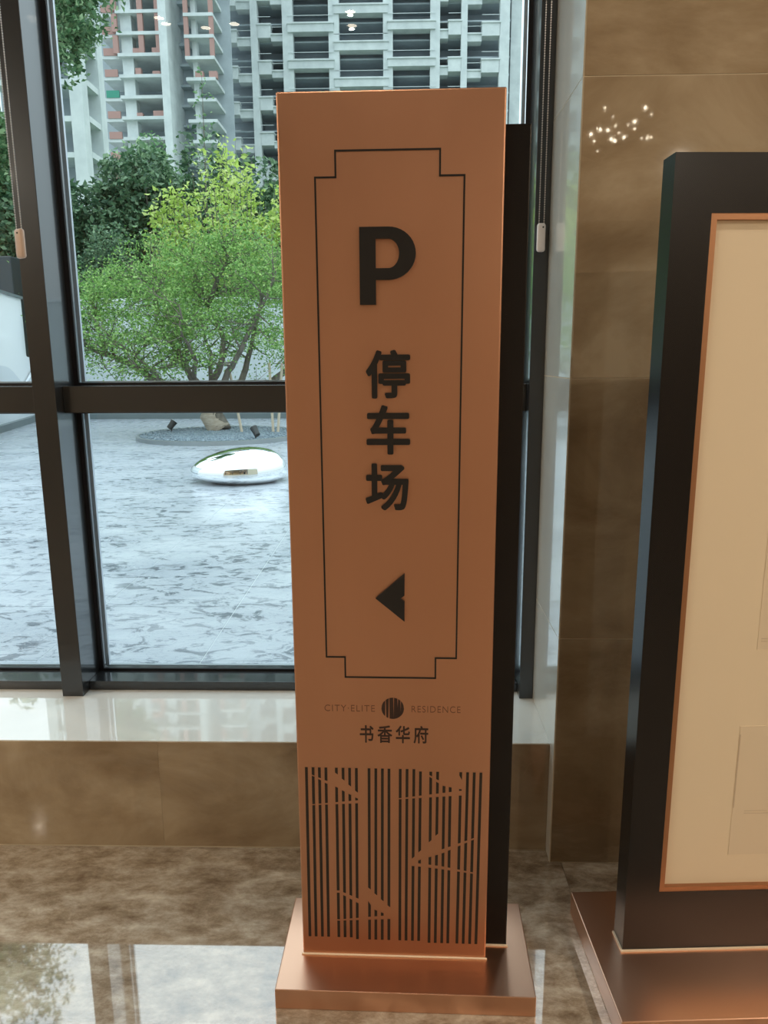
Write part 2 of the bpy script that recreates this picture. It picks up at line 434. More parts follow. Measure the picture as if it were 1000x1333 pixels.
# ================================================================ COPPER PARKING SIGN
TH = math.radians(-1.167)
sg = empty('parking_sign', (-.235, 1.506, 0), TH, 'tall brushed copper parking sign pylon with a black back slab, on a copper plinth', 'sign')
bs = MB().box(-.0485, -.105, 0, .5285, .185, .05).build('plinth', 'copper_plinth', sg, bevel=.002)
fp = MB().box(0, 0, .05, .427, .042, 1.908).build('front_panel', 'copper', sg, bevel=.003, seg=3)
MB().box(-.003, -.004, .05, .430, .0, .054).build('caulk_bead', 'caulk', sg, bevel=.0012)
MB().box(.03, .0425, .05, .480, .10, 1.857).build('back_slab', 'black', sg, bevel=.002)['label'] = 'black back slab'
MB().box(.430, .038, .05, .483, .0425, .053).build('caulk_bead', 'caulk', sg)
FY = -.0002
# stepped outline: square strips along the twelve-cornered frame
B = [(.109, 1.804), (.306, 1.804), (.306, 1.7575), (.352, 1.7575), (.349, .794), (.305, .794), (.305, .748), (.111, .748), (.111, .794), (.071, .794), (.070, 1.7575), (.109, 1.7575)]
def offset_loop(P, d):
    n = len(P); out = []
    for i in range(n):
        p0, p1, p2 = map(Vector, (P[i - 1], P[i], P[(i + 1) % n]))
        a = (p1 - p0).normalized(); b = (p2 - p1).normalized()
        na = Vector((-a.y, a.x)); nb = Vector((-b.y, b.x)); m = (na + nb); m = m / m.dot(na)
        out.append(tuple(p1 + m * d))
    return out
link('outline_border', poly_mesh([offset_loop(B, .0017), offset_loop(B, -.0017)], -.0012, FY), 'letter', sg)['label'] = 'thin black stepped outline'
# the raised P
z0, z1, x0, x1 = 1.524, 1.667, .153, .261
st = .031; zc0 = 1.570; ro = (z1 - zc0) / 2; zc = (z1 + zc0) / 2; xc = x1 - ro - .004
arc = lambda cx, cz, rx, rz, n=20: [(cx + rx * math.sin(math.pi * k / n), cz + rz * math.cos(math.pi * k / n)) for k in range(n + 1)]
outer = [(x0, z0), (x0, z1)] + arc(xc, zc, x1 - xc, ro) + [(x0 + st, zc0), (x0 + st, z0)]
ti = .0215
inner = [(x0 + st, zc - ro + ti), (x0 + st, zc + ro - ti)] + arc(xc, zc, x1 - xc - .032, ro - ti)
link('raised_letter_p', poly_mesh([outer, inner], -.008, FY), 'letter', sg)
for s, (a, b, c, d) in (('停', (.163, .250, 1.344, 1.438)), ('车', (.163, .250, 1.232, 1.330)), ('场', (.160, .247, 1.117, 1.213))):
    link('raised_character', bolden(fit_xz(text_mesh(s, .1, .002), a + .002, b - .002, c + .002, d - .002, -.007, FY), .0018), 'letter', sg)
link('arrow', poly_mesh([[(.178, .928), (.239, .982), (.239, .935), (.230, .928), (.239, .921), (.239, .877)]], -.007, FY), 'letter', sg)
# emblem: disc cut by slanting bars
em = empty('emblem'); em.parent = sg
cx, cz, r = .213, .6765, .0245
bars = [(-.0235, -.0165), (-.0150, -.0085), (-.0070, .0010), (.0030, .0100), (.0120, .0165), (.0180, .0235)]
sl_ = [(-.002, .000), (.001, -.001), (.000, .001), (-.001, .0015), (-.003, .001), (-.001, .001)]
for (a, b), (sa, sb) in zip(bars, sl_):
    pts = []
    for t in np.linspace(0, 1, 9):
        x = a + (b - a) * t; pts.append((cx + x, cz + math.sqrt(max(r * r - x * x, 0))))
    for t in np.linspace(1, 0, 9):
        x = a + (b - a) * t + (sa * (1 - t) + sb * t); x = max(min(x, r * .999), -r * .999); pts.append((cx + x, cz - math.sqrt(max(r * r - x * x, 0))))
    link('emblem_bar', poly_mesh([pts], -.0012, FY), 'ink', em)
for s, a, b, mt in (('CITY·ELITE', .064, .174, 'ink_faint'), ('RESIDENCE', .254, .360, 'ink_faint')):
    link('lettering', fit_xz(text_mesh(s, .02, .001, -.0002, 1.15), a, b, .668, .683, -.0009, FY), mt, sg)['label'] = 'faded brown capitals'
for s, a, b in (('书', .141, .170), ('香', .180, .211), ('华', .220, .250), ('府', .259, .290)):
    link('lettering', bolden(fit_xz(text_mesh(s, .03, .001), a, b, .595, .635, -.0010, FY), .00045), 'ink', sg)['label'] = 'dark brown characters'
# slots, interrupted by flying birds
T = [63, 96, 127, 159, 210, 243, 275, 308, 370, 403, 435, 467, 522, 555, 588, 620, 670, 703, 735, 765, 815, 848, 880, 912]
Bt = [90, 120, 151, 181, 231, 261, 291, 321, 380, 410, 441, 473, 526, 556, 587, 617, 667, 697, 728, 757, 801, 831, 862, 892]
birds = [[(195, 50), (328, 160), (328, 185), (195, 120)], [(80, 66), (200, 112), (200, 130), (80, 71)], [(75, 210), (328, 184), (328, 200), (75, 215)],
         [(718, 36), (795, 36), (828, 100), (828, 128), (740, 114), (718, 108)], [(630, 44), (719, 92), (719, 108), (630, 48)], [(515, 172), (828, 130), (828, 154), (515, 178)],
         [(578, 460), (724, 316), (724, 430), (620, 462), (580, 484)], [(715, 412), (895, 345), (895, 352), (715, 434)], [(580, 474), (720, 488), (895, 518), (895, 525), (720, 504), (580, 492)],
         [(362, 592), (484, 702), (484, 742), (392, 708), (362, 650)], [(215, 613), (365, 674), (365, 704), (215, 624)], [(215, 765), (484, 734), (484, 756), (215, 772)]]
def cut(P, x):
    ys_ = []
    for i in range(len(P)):
        (xa, ya), (xb, yb) = P[i], P[(i + 1) % len(P)]
        if (xa - x) * (xb - x) < 0: ys_.append(ya + (yb - ya) * (x - xa) / (xb - xa))
    return (min(ys_), max(ys_)) if len(ys_) >= 2 else None
def to_xz(px, py):                                   # drawing units of the slot field -> panel metres
    z = .531 - (py - 40) * (.531 - .094) / 820
    t = (py - 40) / 820
    left = 19 + (55 - 19) * t; right = 956 + (940 - 956) * t
    return (.427 * (px - left) / (right - left), z)
for a, b in zip(T, Bt):
    ya, yb = (38, 852) if a < 600 else (48, 868)
    if 300 < a < 640: yb = 860
    gaps = []
    for P in birds:
        cs = []
        for dx in (-5.5, 5.5):
            c0 = cut(P, a + dx)
            if c0:
                x_at = a + dx + (b - a) * ((c0[0] + c0[1]) / 2 - 40) / 820
                cs.append(cut(P, x_at))
            else: cs.append(None)
        c_mid = [c for c in cs if c]
        if not c_mid: continue
        l = cs[0] or c_mid[0]; r_ = cs[1] or c_mid[0]
        gaps.append((l, r_))
    gaps.sort(key=lambda g: g[0][0] + g[1][0])
    m = MB(); cl, cr = ya, ya
    def seg(tl, tr, bl, br):
        if bl - tl < 2 and br - tr < 2: return
        q = []
        for sgn, y in ((-1, bl), (1, br), (1, tr), (-1, tl)):
            x = a + (b - a) * (y - 40) / 820 + sgn * 6.6
            q.append(to_xz(x, y))
        n = len(m.v)
        for yy in (-.0011, FY): m.v += [(p[0], yy, p[1]) for p in q]
        m.f += [(n, n + 1, n + 2, n + 3), (n + 7, n + 6, n + 5, n + 4)] + [(n + k, n + 4 + k, n + 4 + (k + 1) % 4, n + (k + 1) % 4) for k in range(4)]
    for (l, r_) in gaps:
        if l[0] > cl or r_[0] > cr: seg(cl, cr, max(l[0], cl), max(r_[0], cr))
        cl = max(cl, l[1]); cr = max(cr, r_[1])
    seg(cl, cr, yb, yb)
    m.build('slot', 'slot', sg)

# ================================================================ BLACK FRAMED DISPLAY BOARD
HB = .06
bd = empty('display_board', (.5125, 1.515, 0), math.radians(2.9), 'black framed floor standing board with a cream panel and copper inner edge', 'board')
MB().box(-.066, -.19, 0, 1.12, .20, HB).build('plinth', 'copper_plinth', bd, bevel=.002)
W = 1.05; bt = 1.797; ix, iz0, iz1 = .077, .215, 1.689
f = MB()
f.box(0, 0, HB, ix, .0587, bt).box(W - ix, 0, HB, W, .0587, bt).box(ix, 0, HB, W - ix, .0587, iz0).box(ix, 0, iz1, W - ix, .0587, bt)
f.build('frame', 'black', bd)
MB().box(ix, .012, iz0, W - ix, .05, iz1).build('panel', 'cream', bd)
c = MB(); e = .0115
c.box(ix, .001, iz0, ix + e, .012, iz1).box(W - ix - e, .001, iz0, W - ix, .012, iz1)
c.box(ix + e, .001, iz0, W - ix - e, .012, iz0 + e).box(ix + e, .001, iz1 - e, W - ix - e, .012, iz1)
c.build('inner_trim', 'copper_trim', bd)['label'] = 'copper inner trim'
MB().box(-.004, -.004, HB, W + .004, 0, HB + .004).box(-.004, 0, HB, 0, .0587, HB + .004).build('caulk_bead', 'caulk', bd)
MB().box(.235, .0112, .30, .80, .012, .62).build('printed_drawing', 'cream_dark', bd)
MB().box(.255, .0112, .80, .80, .012, 1.25).build('printed_drawing', 'cream_dark', bd)
d = MB()
for z in (.405, .411, .818, .824): d.box(.262, .0106, z, .80, .0112, z + .0012)
d.box(.236, .0106, .42, .238, .0112, .60)
d.build('drawing_line', 'pencil', bd)

# ================================================================ BLIND CHAINS
def chain(x, y, z, sx, rz, label, mt, gap):
    o = empty('blind_chain', (x, y, z), rz, label, 'blind chain', 'roller blind chains')
    wgt = MB().box(-sx / 2, -.008, -.078, sx / 2, .008, 0).build('weight', mt, o, bevel=.0075, seg=3, smooth=True)
    MB().ball((.004, -.0085, -.012), .0025, 8, 4).build('screw', 'dark_metal', wgt)
    for s in (-1, 1):
        m = MB(); zz = 0.
        while zz < CEIL_Z - z - .01:
            m.ball((s * gap, 0, zz), .0021, 5, 3); zz += .0062
        m.tube([(s * gap, 0, 0), (s * gap, 0, CEIL_Z - z - .002)], .0007, 4)
        st_ = m.build('bead_strand', 'chain', o); st_['kind'] = 'stuff'
chain(.3925, 2.232, 1.7935, .024, 0, 'steel bead chain with a white weight hanging in front of the right-hand window mullion', 'white_plastic', .007)
chain(-1.045, 2.12, 1.775, .034, math.radians(-35), 'steel bead chain with a beige weight hanging by the left window mullion', 'beige_plastic', .013)

# ================================================================ OUTSIDE: PLAZA
ext = MB().box(-60, 2.56, -.35, 60, 220, -.06).build('outer_ground', 'ground'); ext['kind'] = 'structure'
pv = empty('plaza_paving', kind='structure')
MB().box(-14, 2.56, -.06, 10, 18.5, -.0025).build('bedding', 'joint', pv)
proto = None
S = .8; slabs = []
for j in range(20):
    y = 2.56 + j * S if j else 2.56
    for i in range(-13, 8):
        x = -.97 + i * S
        xv = (x + S / 2) / max(y, 1)
        if y + S < 18.6: slabs.append((abs(xv + .3) * 4 + y * .12 + (6 if not -.75 < xv < .12 else 0), x, y))
slabs.sort()
def slab_mesh():
    return MB().box(0, 0, -.03, S - .005, S - .005, 0)
for k, (_, x, y) in enumerate(slabs[:290]):
    if proto is None: proto = slab_mesh().build('paving_slab', 'paving', pv); o = proto
    else: o = proto.copy(); COL.objects.link(o); o.parent = pv
    o.location = (x, y, random.uniform(-.001, .001))
r_ = MB()
for _, x, y in slabs[290:]: r_.box(x, y, -.03, x + S - .005, y + S - .005, 0)
r_.build('outer_slabs', 'paving', pv)['kind'] = 'stuff'

# garden walls with kerb
gw = empty('garden_wall', (0, 18.5, 0), 0, 'long low white garden wall closing the plaza behind the planted tree', 'wall')
MB().box(-9.2, .25, 0, 9, .5, 2.85).build('rendered_face', 'wall_white', gw)
MB().box(-9.25, .2, 2.85, 9, .55, 2.92).build('coping', 'relief', gw)
MB().box(-9.0, 0, 0, 9, .25, .13).build('kerb', 'kerb', gw)
ANG = math.atan2(-.65, 2.75)
sw = empty('mountain_relief_wall', (-8.17, 15.0, 0), -ANG, 'bright white side wall of layered mountain silhouettes left of the plaza', 'wall')
MB().box(-.6, -7, 0, -.3, 3.9, 2.92).build('backing_wall', 'relief', sw)
MB().box(-.65, -7, 2.92, -.25, 3.9, 2.98).build('coping', 'kerb', sw)
for k, (zb, amp, ph, xx) in enumerate(((1.80, .22, .2, -.20), (1.25, .25, 1.6, -.10))):
    pts = [(-7, .05)] + [(t, zb + amp * math.sin(t * 1.15 + ph) + .3 * amp * math.sin(t * 2.9 + ph * 2)) for t in np.linspace(-7, 3.9, 70)] + [(3.9, .05)]
    m = MB(); n = len(pts)
    m.v = [(xx, a, b) for a, b in pts] + [(xx - .06, a, b) for a, b in pts]
    m.f = [(i, i + 1, n + i + 1, n + i) for i in range(n - 1)]
    m.f += [tuple(range(n)), tuple(range(n, 2 * n))[::-1]]
    m.build('mountain_layer', 'relief_edge' if k else 'relief', sw)
MB().box(-.6, -7, 0, .02, 3.9, .14).build('kerb', 'kerb', sw)
bxo = MB().box(-10.15, 19.2, 0, -9.75, 19.7, 4.0).build('equipment_cabinet', 'bush_box', bevel=.03)
tag(bxo, 'dark grey box standing behind the white relief wall, left of the left mullion', 'cabinet')

# planter disc
pl = empty('tree_planter', (-3.42, 14.05, 0), 0, 'low round planter of blue grey gravel around the sculpted tree', 'planter')
MB().lathe([(1.56, 0), (1.56, .07), (1.53, .08), (1.50, .07), (1.50, 0)], 64).build('rim', 'rim', pl)
MB().lathe([(.001, .075), (.8, .07), (1.50, .055), (1.50, 0)], 64).build('gravel', 'gravel', pl)['kind'] = 'stuff'
g = MB()
for k in range(2600):
    a = random.uniform(0, 6.283); r = 1.48 * math.sqrt(random.random()); s = random.uniform(.012, .028)
    g.ball((r * math.cos(a), r * math.sin(a), .068 + s * .2), s, 5, 3, (1, 1, .6))
g.build('pebble', 'gravel', pl)['kind'] = 'stuff'

# steel pebble
bm = bmesh.new(); bmesh.ops.create_icosphere(bm, subdivisions=5, radius=1)
for v in bm.verts:
    x, y, z = v.co
    top = .30 if z > 0 else .13
    zz = top * math.copysign(abs(z) ** .85, z) * (1 + .13 * x - .05 * x * x)
    if z < 0: zz = max(zz, -.105)
    v.co = (x * .565 * (1 + .06 * z), y * .40, zz + .105 + .035 * x * max(z, -.2))
me = bpy.data.meshes.new('steel_pebble'); bm.to_mesh(me); bm.free()
sp = link('pebble_sculpture', me, 'chrome', smooth=True)
lo_ = min(v.co.z for v in me.vertices)
sp.location = (-1.95, 8.75, -lo_ - .004); sp.rotation_euler = (0, 0, .1)
tag(sp, 'mirror polished steel pebble sculpture lying on the wet plaza', 'sculpture')

# garden spotlights
for (x, y, rz, lab) in ((-4.50, 14.45, .6, 'small black garden spotlight tilted up at the left edge of the gravel planter'),
                        (-2.58, 13.05, 2.4, 'small black garden spotlight nearest the sign on the gravel planter')):
    s = empty('garden_spotlight', (x, y, .07), rz, lab, 'light', 'garden spotlights on the planter')
    MB().tube([(0, 0, -.03), (0, 0, .08)], .012, 6).build('stake', 'dark_metal', s)
    MB().tube([(-.05, 0, .06), (.02, 0, .14), (.06, 0, .19)], [.055, .06, .07], 12).build('housing', 'dark_metal', s)
    MB().tube([(.06, 0, .19), (.064, 0, .195)], .06, 12).build('lens', 'lens', s)

# ---------------------------------------------------------------- trees
def leaves(C, size, spread_norm=None, asp=.55):
    """two-triangle leaves at centres C (n,3)"""
    n = len(C)
    d = rng.normal(size=(n, 3)); d[:, 2] *= .6; d /= np.linalg.norm(d, axis=1)[:, None]
    e = rng.normal(size=(n, 3)); e -= d * (d * e).sum(1)[:, None]; e /= np.linalg.norm(e, axis=1)[:, None]
    s = size * rng.uniform(.6, 1.3, n)[:, None]
    k = np.cross(d, e) * s * .18
    V = np.stack([C - d * s * .5, C + e * s * asp * .5 - k, C + d * s * .5, C - e * s * asp * .5 - k], 1).reshape(-1, 3)
    return V
def leaf_object(name, V, m, parent):
    n = len(V) // 4
    me = bpy.data.meshes.new(name); me.vertices.add(len(V)); me.vertices.foreach_set('co', V.ravel())
    me.loops.add(n * 4); me.loops.foreach_set('vertex_index', np.arange(n * 4, dtype=np.int32))
    me.polygons.add(n); me.polygons.foreach_set('loop_start', np.arange(0, n * 4, 4, dtype=np.int32))
    me.polygons.foreach_set('loop_total', np.full(n, 4, dtype=np.int32)); me.update(calc_edges=True)
    o = link(name, me, m, parent); o['kind'] = 'stuff'
    return o

# the sculpted tree: limbs are drawn as (x, depth, z) paths
tr = empty('sculpted_tree', (-3.62, 14.7, .06), 0, 'many-stemmed fresh green tree growing from the round gravel planter', 'tree')
def P(px, py, dy=0.):      # limb sketch units (1 unit = 1/68 m) -> metres about the trunk foot
    return ((px - 287) / 66., dy, (558 - py) / 66. * 1.0)
limbs = [
    ([(287, 556, 0), (284, 540, 0), (281, 525, -.05)], .20, .15),
    ([(281, 528, 0), (258, 512, -.2), (232, 500, -.5), (212, 486, -.6), (195, 473, -.7), (165, 460, -.8), (142, 450, -.8), (125, 436, -.7), (108, 420, -.6)], .10, .015),
    ([(165, 460, -.8), (159, 440, -.7), (150, 422, -.5), (145, 405, -.3), (130, 392, -.1)], .045, .012),
    ([(232, 500, -.5), (219, 478, -.8), (208, 462, -1.1), (190, 446, -1.3)], .05, .012),
    ([(270, 522, 0), (250, 500, .3), (238, 480, .5), (225, 465, .7), (228, 440, .8), (213, 412, 1.), (200, 385, 1.1)], .075, .012),
    ([(281, 522, 0), (262, 490, -.3), (250, 465, -.4), (234, 438, -.5), (226, 400, -.6), (222, 370, -.6)], .075, .012),
    ([(283, 525, 0), (278, 495, .1), (291, 475, .1), (295, 440, .2), (277, 400, .3), (265, 370, .3), (254, 340, .2)], .09, .012),
    ([(285, 525, 0), (302, 490, -.3), (318, 470, -.5), (346, 425, -.8), (366, 396, -1.), (380, 370, -1.1)], .075, .012),
    ([(277, 400, .2), (292, 378, -.2), (306, 362, -.4), (314, 347, -.4), (308, 328, -.4)], .05, .015),
    ([(287, 528, 0), (315, 495, .3), (326, 450, .5), (340, 400, .6), (346, 350, .6)], .085, .012),
    ([(289, 525, 0), (340, 504, .3), (376, 482, .4), (412, 462, .4), (442, 440, .3), (455, 415, .2)], .09, .012),
    ([(376, 482, .4), (392, 450, .2), (400, 420, .1), (420, 385, 0)], .05, .012),
    ([(250, 465, -.4), (240, 476, -.8), (225, 480, -1.)], .03, .01),
    ([(262, 490, -.3), (275, 468, -.8), (268, 440, -1.2), (270, 405, -1.4)], .05, .01),
    ([(278, 495, .1), (268, 462, .8), (250, 430, 1.3), (245, 395, 1.5)], .05, .01),
]
wood = MB(); tips = []
for k, (pts, r0, r1) in enumerate(limbs):
    pp = [Vector(P(*p)) for p in pts]
    # smooth and gnarl
    fine = []
    for i in range(len(pp) - 1):
        for t in (0, .33, .66):
            q = pp[i].lerp(pp[i + 1], t)
            if fine: q += Vector((random.uniform(-1, 1), random.uniform(-1, 1), random.uniform(-1, 1))) * .022
            fine.append(q)
    fine.append(pp[-1]); n = len(fine)
    rad = [r0 + (r1 - r0) * i / (n - 1) for i in range(n)]
    if k == 0: rad = [.23, .20, .17, .16, .15, .16, .15][:n]
    wood.tube(fine, rad, 8)
    if k:
        for i in range(int(n * .35), n):
            for rep in range(3 if i > n * .5 else 1):
                a = fine[i]; dirv = Vector((random.gauss(0, 1), random.gauss(0, 1), random.gauss(.35, .6))).normalized()
                ln = random.uniform(.25, .75)
                mid = a + dirv * ln * .5 + Vector((0, 0, random.uniform(-.05, .08))); end = a + dirv * ln + Vector((random.uniform(-.1, .1), random.uniform(-.1, .1), .05))
                wood.tube([a, mid, end], [rad[i] * .45 + .004, .010, .004], 5, cap=False)
                tips.append(mid); tips.append(end)
                for q in range(3):
                    e2 = end + Vector((random.gauss(0, .2), random.gauss(0, .2), random.gauss(.08, .14)))
                    wood.tube([end if q else mid, e2], [.006, .002], 4, cap=False); tips.append(e2)
wood.build('branches', 'bark', tr, smooth=True)
MB().tube([P(287, 558), P(281, 549), P(276, 541), P(281, 528)], [.24, .20, .21, .19], 10).build('trunk', 'bark_pale', tr, smooth=True)
C = []
for t in tips:
    n = random.randint(10, 30)
    C.append(np.array(t) + rng.normal(size=(n, 3)) * (.16, .16, .09))
# crown pads
for k in range(380):
    x = random.uniform(-2.5, 2.6); y = random.uniform(-1.6, 1.6)
    z = 3.62 - .33 * max(0, -x - .6) ** 2 - .10 * max(0, x) ** 2 - .25 * y * y - random.random() ** 1.3 * 1.9
    if z < 1.6 or random.random() < max(0, (2.5 - z) * .15): continue
    n = random.randint(40, 80)
    C.append(np.array((x, y, z)) + rng.normal(size=(n, 3)) * (.17, .17, .05))
C = np.concatenate(C)
leaf_object('foliage', leaves(C, .057), 'leaf_bonsai', tr)
for x, dx in ((1.05, .10), (1.30, -.06), (.25, .3)):
    MB().tube([(x + dx, -.5, -.0), (x, -.1, 1.3)], .028, 6).build('support_stake', 'stake', tr)

# yellow-green young trees with upright shoots
def shoot_tree(x, y, n, h0, h1, wdt, label, lf='leaf_yellow', dens=9, lsize=.165):
    t = empty('young_tree', (x, y, 0), 0, label, 'tree')
    m = MB(); C = []
    for k in range(n):
        a = random.uniform(0, 6.283); r = wdt * math.sqrt(random.random()); hh = h0 + (h1 - h0) * (1 - (r / wdt) ** 2 * .75) * random.uniform(.8, 1.)
        ex, ey = r * math.cos(a), r * math.sin(a) * .7
        p = [Vector((ex * .08, ey * .08, 1.2)), Vector((ex * .65, ey * .65, hh * .55)), Vector((ex * .9, ey * .9, hh * .8)), Vector((ex, ey, hh))]
        m.tube(p, [.03, .016, .01, .004], 4, cap=False)
        for q in range(dens):
            u = random.uniform(.45, 1.) ** .8; i = 0 if u < .6 else (1 if u < .8 else 2)
            b = p[1].lerp(p[3], (u - .45) / .55)
            C.append(np.array(b) + rng.normal(size=(5, 3)) * (.11, .11, .11))
    m.tube([(0, 0, 0), (0, 0, 1.25)], [.09, .06], 8)
    m.build('stems', 'bark', t)
    leaf_object('foliage', leaves(np.concatenate(C), lsize, asp=.5), lf, t)
shoot_tree(-4.35, 20.2, 52, 4.2, 7.1, 1.75, 'tall young tree with bright yellow-green upright shoots above the sculpted tree')
shoot_tree(-6.0, 20.4, 20, 4.0, 6.1, .9, 'slimmer yellow-green young tree left of the tall yellow-green one')
shoot_tree(-2.6, 20.6, 26, 4.0, 6.3, 1.3, 'yellow-green young tree whose shoots stand beside the copper sign edge')
# one bare tall whip
wh = empty('tall_sapling', (-5.15, 20.9, 0), 0, 'single thin tall sapling rising in front of the concrete towers', 'tree')
MB().tube([(0, 0, 0), (.03, 0, 3), (-.04, 0, 5.5), (.0, 0, 8.6)], [.04, .03, .02, .006], 5).build('stem', 'bark', wh)
leaf_object('foliage', leaves(np.concatenate([np.array((0, 0, z)) + rng.normal(size=(14, 3)) * (.12, .1, .2) for z in (8.4, 8.0, 7.6, 6.9, 6.2)]), .13), 'leaf_mid', wh)

def bushy(x, y, z0, z1, rx, ry, n, label, lf='leaf_dark', size=.2, name='evergreen_tree', lobes=16, dx=0.):
    t = empty(name, (x, y, 0), 0, label, 'shrub' if 'shrub' in name else 'tree')
    m = MB(); zc = (z0 + z1) / 2; rz = (z1 - z0) / 2
    m.tube([(0, 0, 0), (.05, 0, z0 * .6), (0, 0, zc)], [.20, .15, .07], 8)
    C = []; cs = []
    for k in range(lobes):
        v = rng.normal(size=3); v /= np.linalg.norm(v); rr = random.uniform(.35, .78)
        c = np.array((v[0] * rx * rr, v[1] * ry * rr, zc + v[2] * rz * rr)); cs.append(c)
        m.tube([(0, 0, z0 * .8), tuple(c * (.5, .5, .8) + (dx * .5, 0, 0)), tuple(c + (dx, 0, 0))], [.07, .04, .015], 5, cap=False)
        lr = random.uniform(.30, .45)
        k_ = n // lobes
        d = rng.normal(size=(k_, 3)); d /= np.linalg.norm(d, axis=1)[:, None]
        rad = rng.uniform(.6, 1.08, k_)[:, None]
        # clumps: snap leaves towards sub-clusters
        P_ = c + d * rad * (rx * lr, ry * lr, rz * lr) * 1.15
        P_ += .10 * np.sin(P_ * 7.)
        C.append(P_ + (dx, 0, 0))
    m.build('trunk', 'bark', t)
    leaf_object('foliage', leaves(np.concatenate(C), size), lf, t)
trees_ = [
    (-10.3, 24., 1.8, 7.4, 2.4, 1.8, 14000, 'dark evergreen tree directly right of the left mullion', 'leaf_dark', .20),
    (-8.0, 25., 2.0, 7.7, 2.2, 1.8, 14000, 'dark evergreen tree in the middle of the hedge, left of the yellow-green trees', 'leaf_dark', .20),
    (-10.9, 34., 3.0, 10.9, 2.4, 2.2, 12000, 'taller mid-green tree rising behind the dark hedge below the towers', 'leaf_mid', .24),
    (-5.4, 26., 1.8, 8.5, 2.6, 2., 14000, 'dark evergreen tree behind the yellow-green shoots', 'leaf_dark', .21),
    (-2.6, 26., 2.0, 8.3, 2.6, 2., 14000, 'dark evergreen tree behind the copper sign left edge', 'leaf_mid', .21),
    (1.0, 26., 2.0, 6.6, 2.8, 2., 9000, 'evergreen tree hidden behind the sign, right part of the hedge', 'leaf_dark', .24),
    (5.0, 26., 2.0, 6.6, 2.8, 2., 8000, 'evergreen tree at the far right of the hedge', 'leaf_dark', .26),
    (-12.5, 23., 2.5, 10.2, 1.15, 2., 14000, 'mid-green tree filling the left pane beyond the bead chain', 'leaf_mid', .22),
    (-15.6, 23., 3.0, 10.0, 1.6, 1.6, 9000, 'outermost green tree beyond the left pane', 'leaf_mid', .24),
]
for a in trees_: bushy(*a)
bushy(-7.75, 20.2, 1.2, 4.75, 1.15, 1.0, 12000, 'rounded dark green shrub just above the white wall', 'leaf_dark', .10, 'round_shrub', 18)
bushy(-7.35, 15.6, 6.9, 11.8, 1.3, 1.2, 22000, 'tall overhanging tree crown at the upper left behind the mullion', 'leaf_mid', .13, 'overhanging_tree', 34, .55)
bushy(-11.7, 16.5, 11., 17.5, 1.5, 1.4, 4500, 'tallest tree at the far left, seen mirrored in the polished floor at lower left', 'leaf_mid', .16, 'tall_tree', 20, 1.3)

# ---------------------------------------------------------------- unfinished towers
def tower_root(x, y, label):
    return empty('concrete_tower', (x, y, 0), 0, label, 'building', 'unfinished concrete towers')
def up(o): o['kind'] = 'stuff'; return o

# main tower, with staggered double-height balconies
YA = 140.; s = YA / 105.
AX = [v * s for v in (-23.3, -18.9, -14.6, -8.7, -1.8, 4.2, 7.9, 13.0)]
AW = [1.0, .8, 1.2, 1.2, 1.1, 1.1, .7, 1.1]
FL = 2.83; Z0 = (41.9 - 1.42) * s + 1.42      # top of one staggered beam level
ta = tower_root(0, YA, 'wide unfinished concrete tower with staggered balcony beams, right and behind the sign')
x0a, x1a = AX[0], AX[-1] + 1.2
TOP = 104.
for x, wd in zip(AX, AW): MB().box(x - wd * .75, 0, 0, x + wd * .75, 1.6, TOP).build('column', 'concrete', ta)
MB().box(x1a + .4, 4, 0, x1a + 2.2, 14, TOP).build('side_wall', 'concrete', ta)
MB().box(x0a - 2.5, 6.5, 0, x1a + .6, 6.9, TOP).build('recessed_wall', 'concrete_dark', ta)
MB().box(x0a, 1.8, TOP - .4, x1a + 2.2, 14, TOP).build('roof_slab', 'concrete', ta)
pr = MB()
for i, x in enumerate(AX[1:-1]): pr.box(x - .2, 1.6, 0, x + .2, 9, TOP)
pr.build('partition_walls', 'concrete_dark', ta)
# inner slabs
lv = [Z0 + k * FL for k in range(-16, 18)]
upm = MB()
for z in lv:
    if z < 2 or z > TOP - 1: continue
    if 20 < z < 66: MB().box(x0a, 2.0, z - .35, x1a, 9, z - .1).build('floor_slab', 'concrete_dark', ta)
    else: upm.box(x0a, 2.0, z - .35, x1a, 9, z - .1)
# (bay, x fraction from-to, height top, height bottom, forward)
pieces = [(0, 0, .47, .35, -1.1, 0.), (0, .47, 1., -.45, -1.4, .5), (1, 0, .52, .95, -.6, 0.), (1, .52, 1, -.1, -.9, .5), (2, 0, 1, .9, -.1, -.4),
          (3, 0, 1, .9 - 2.15, -.1 - 2.15, -.2), (4, 0, 1, .95, 0., -.4), (5, 0, .4, .1, -.9, .5), (5, .4, 1, 1.0, -.6, 0.), (6, 0, .45, -.4, -1.3, .5), (6, .45, 1, .75, -.8, 0.)]
upr = MB(); rails = MB()
for k in range(-8, 10):
    for bay, f0, f1, zt, zb, fy in pieces:
        xa = AX[bay] + AW[bay] * .7; xb = AX[bay + 1] - AW[bay + 1] * .7
        a = xa + (xb - xa) * f0; b = xa + (xb - xa) * f1
        if f0 == 0 and f1 == 1: a -= .8; b += .8
        zt_, zb_ = Z0 + k * FL * 2 + zt * s * 1.0 + .6, Z0 + k * FL * 2 + zb * s + .6
        if zb_ < 2 or zt_ > TOP: continue
        if 20 < zb_ < 64:
            o = MB().box(a, fy, zb_, b, fy + 2.0, zt_ - .12).box(a - .1, fy - .2, zt_ - .12, b + .1, fy + 2.0, zt_ + .12).build('balcony_beam', 'concrete', ta)
            rails.box(a, fy + .2, zt_ + 1.2, b, fy + .28, zt_ + 1.28)
        else: upr.box(a, fy, zb_, b, fy + 2.0, zt_)
rails.build('rail', 'concrete', ta)
up(upr.build('upper_balcony_beams', 'concrete', ta)); up(upm.build('upper_floor_slabs', 'concrete_dark', ta))

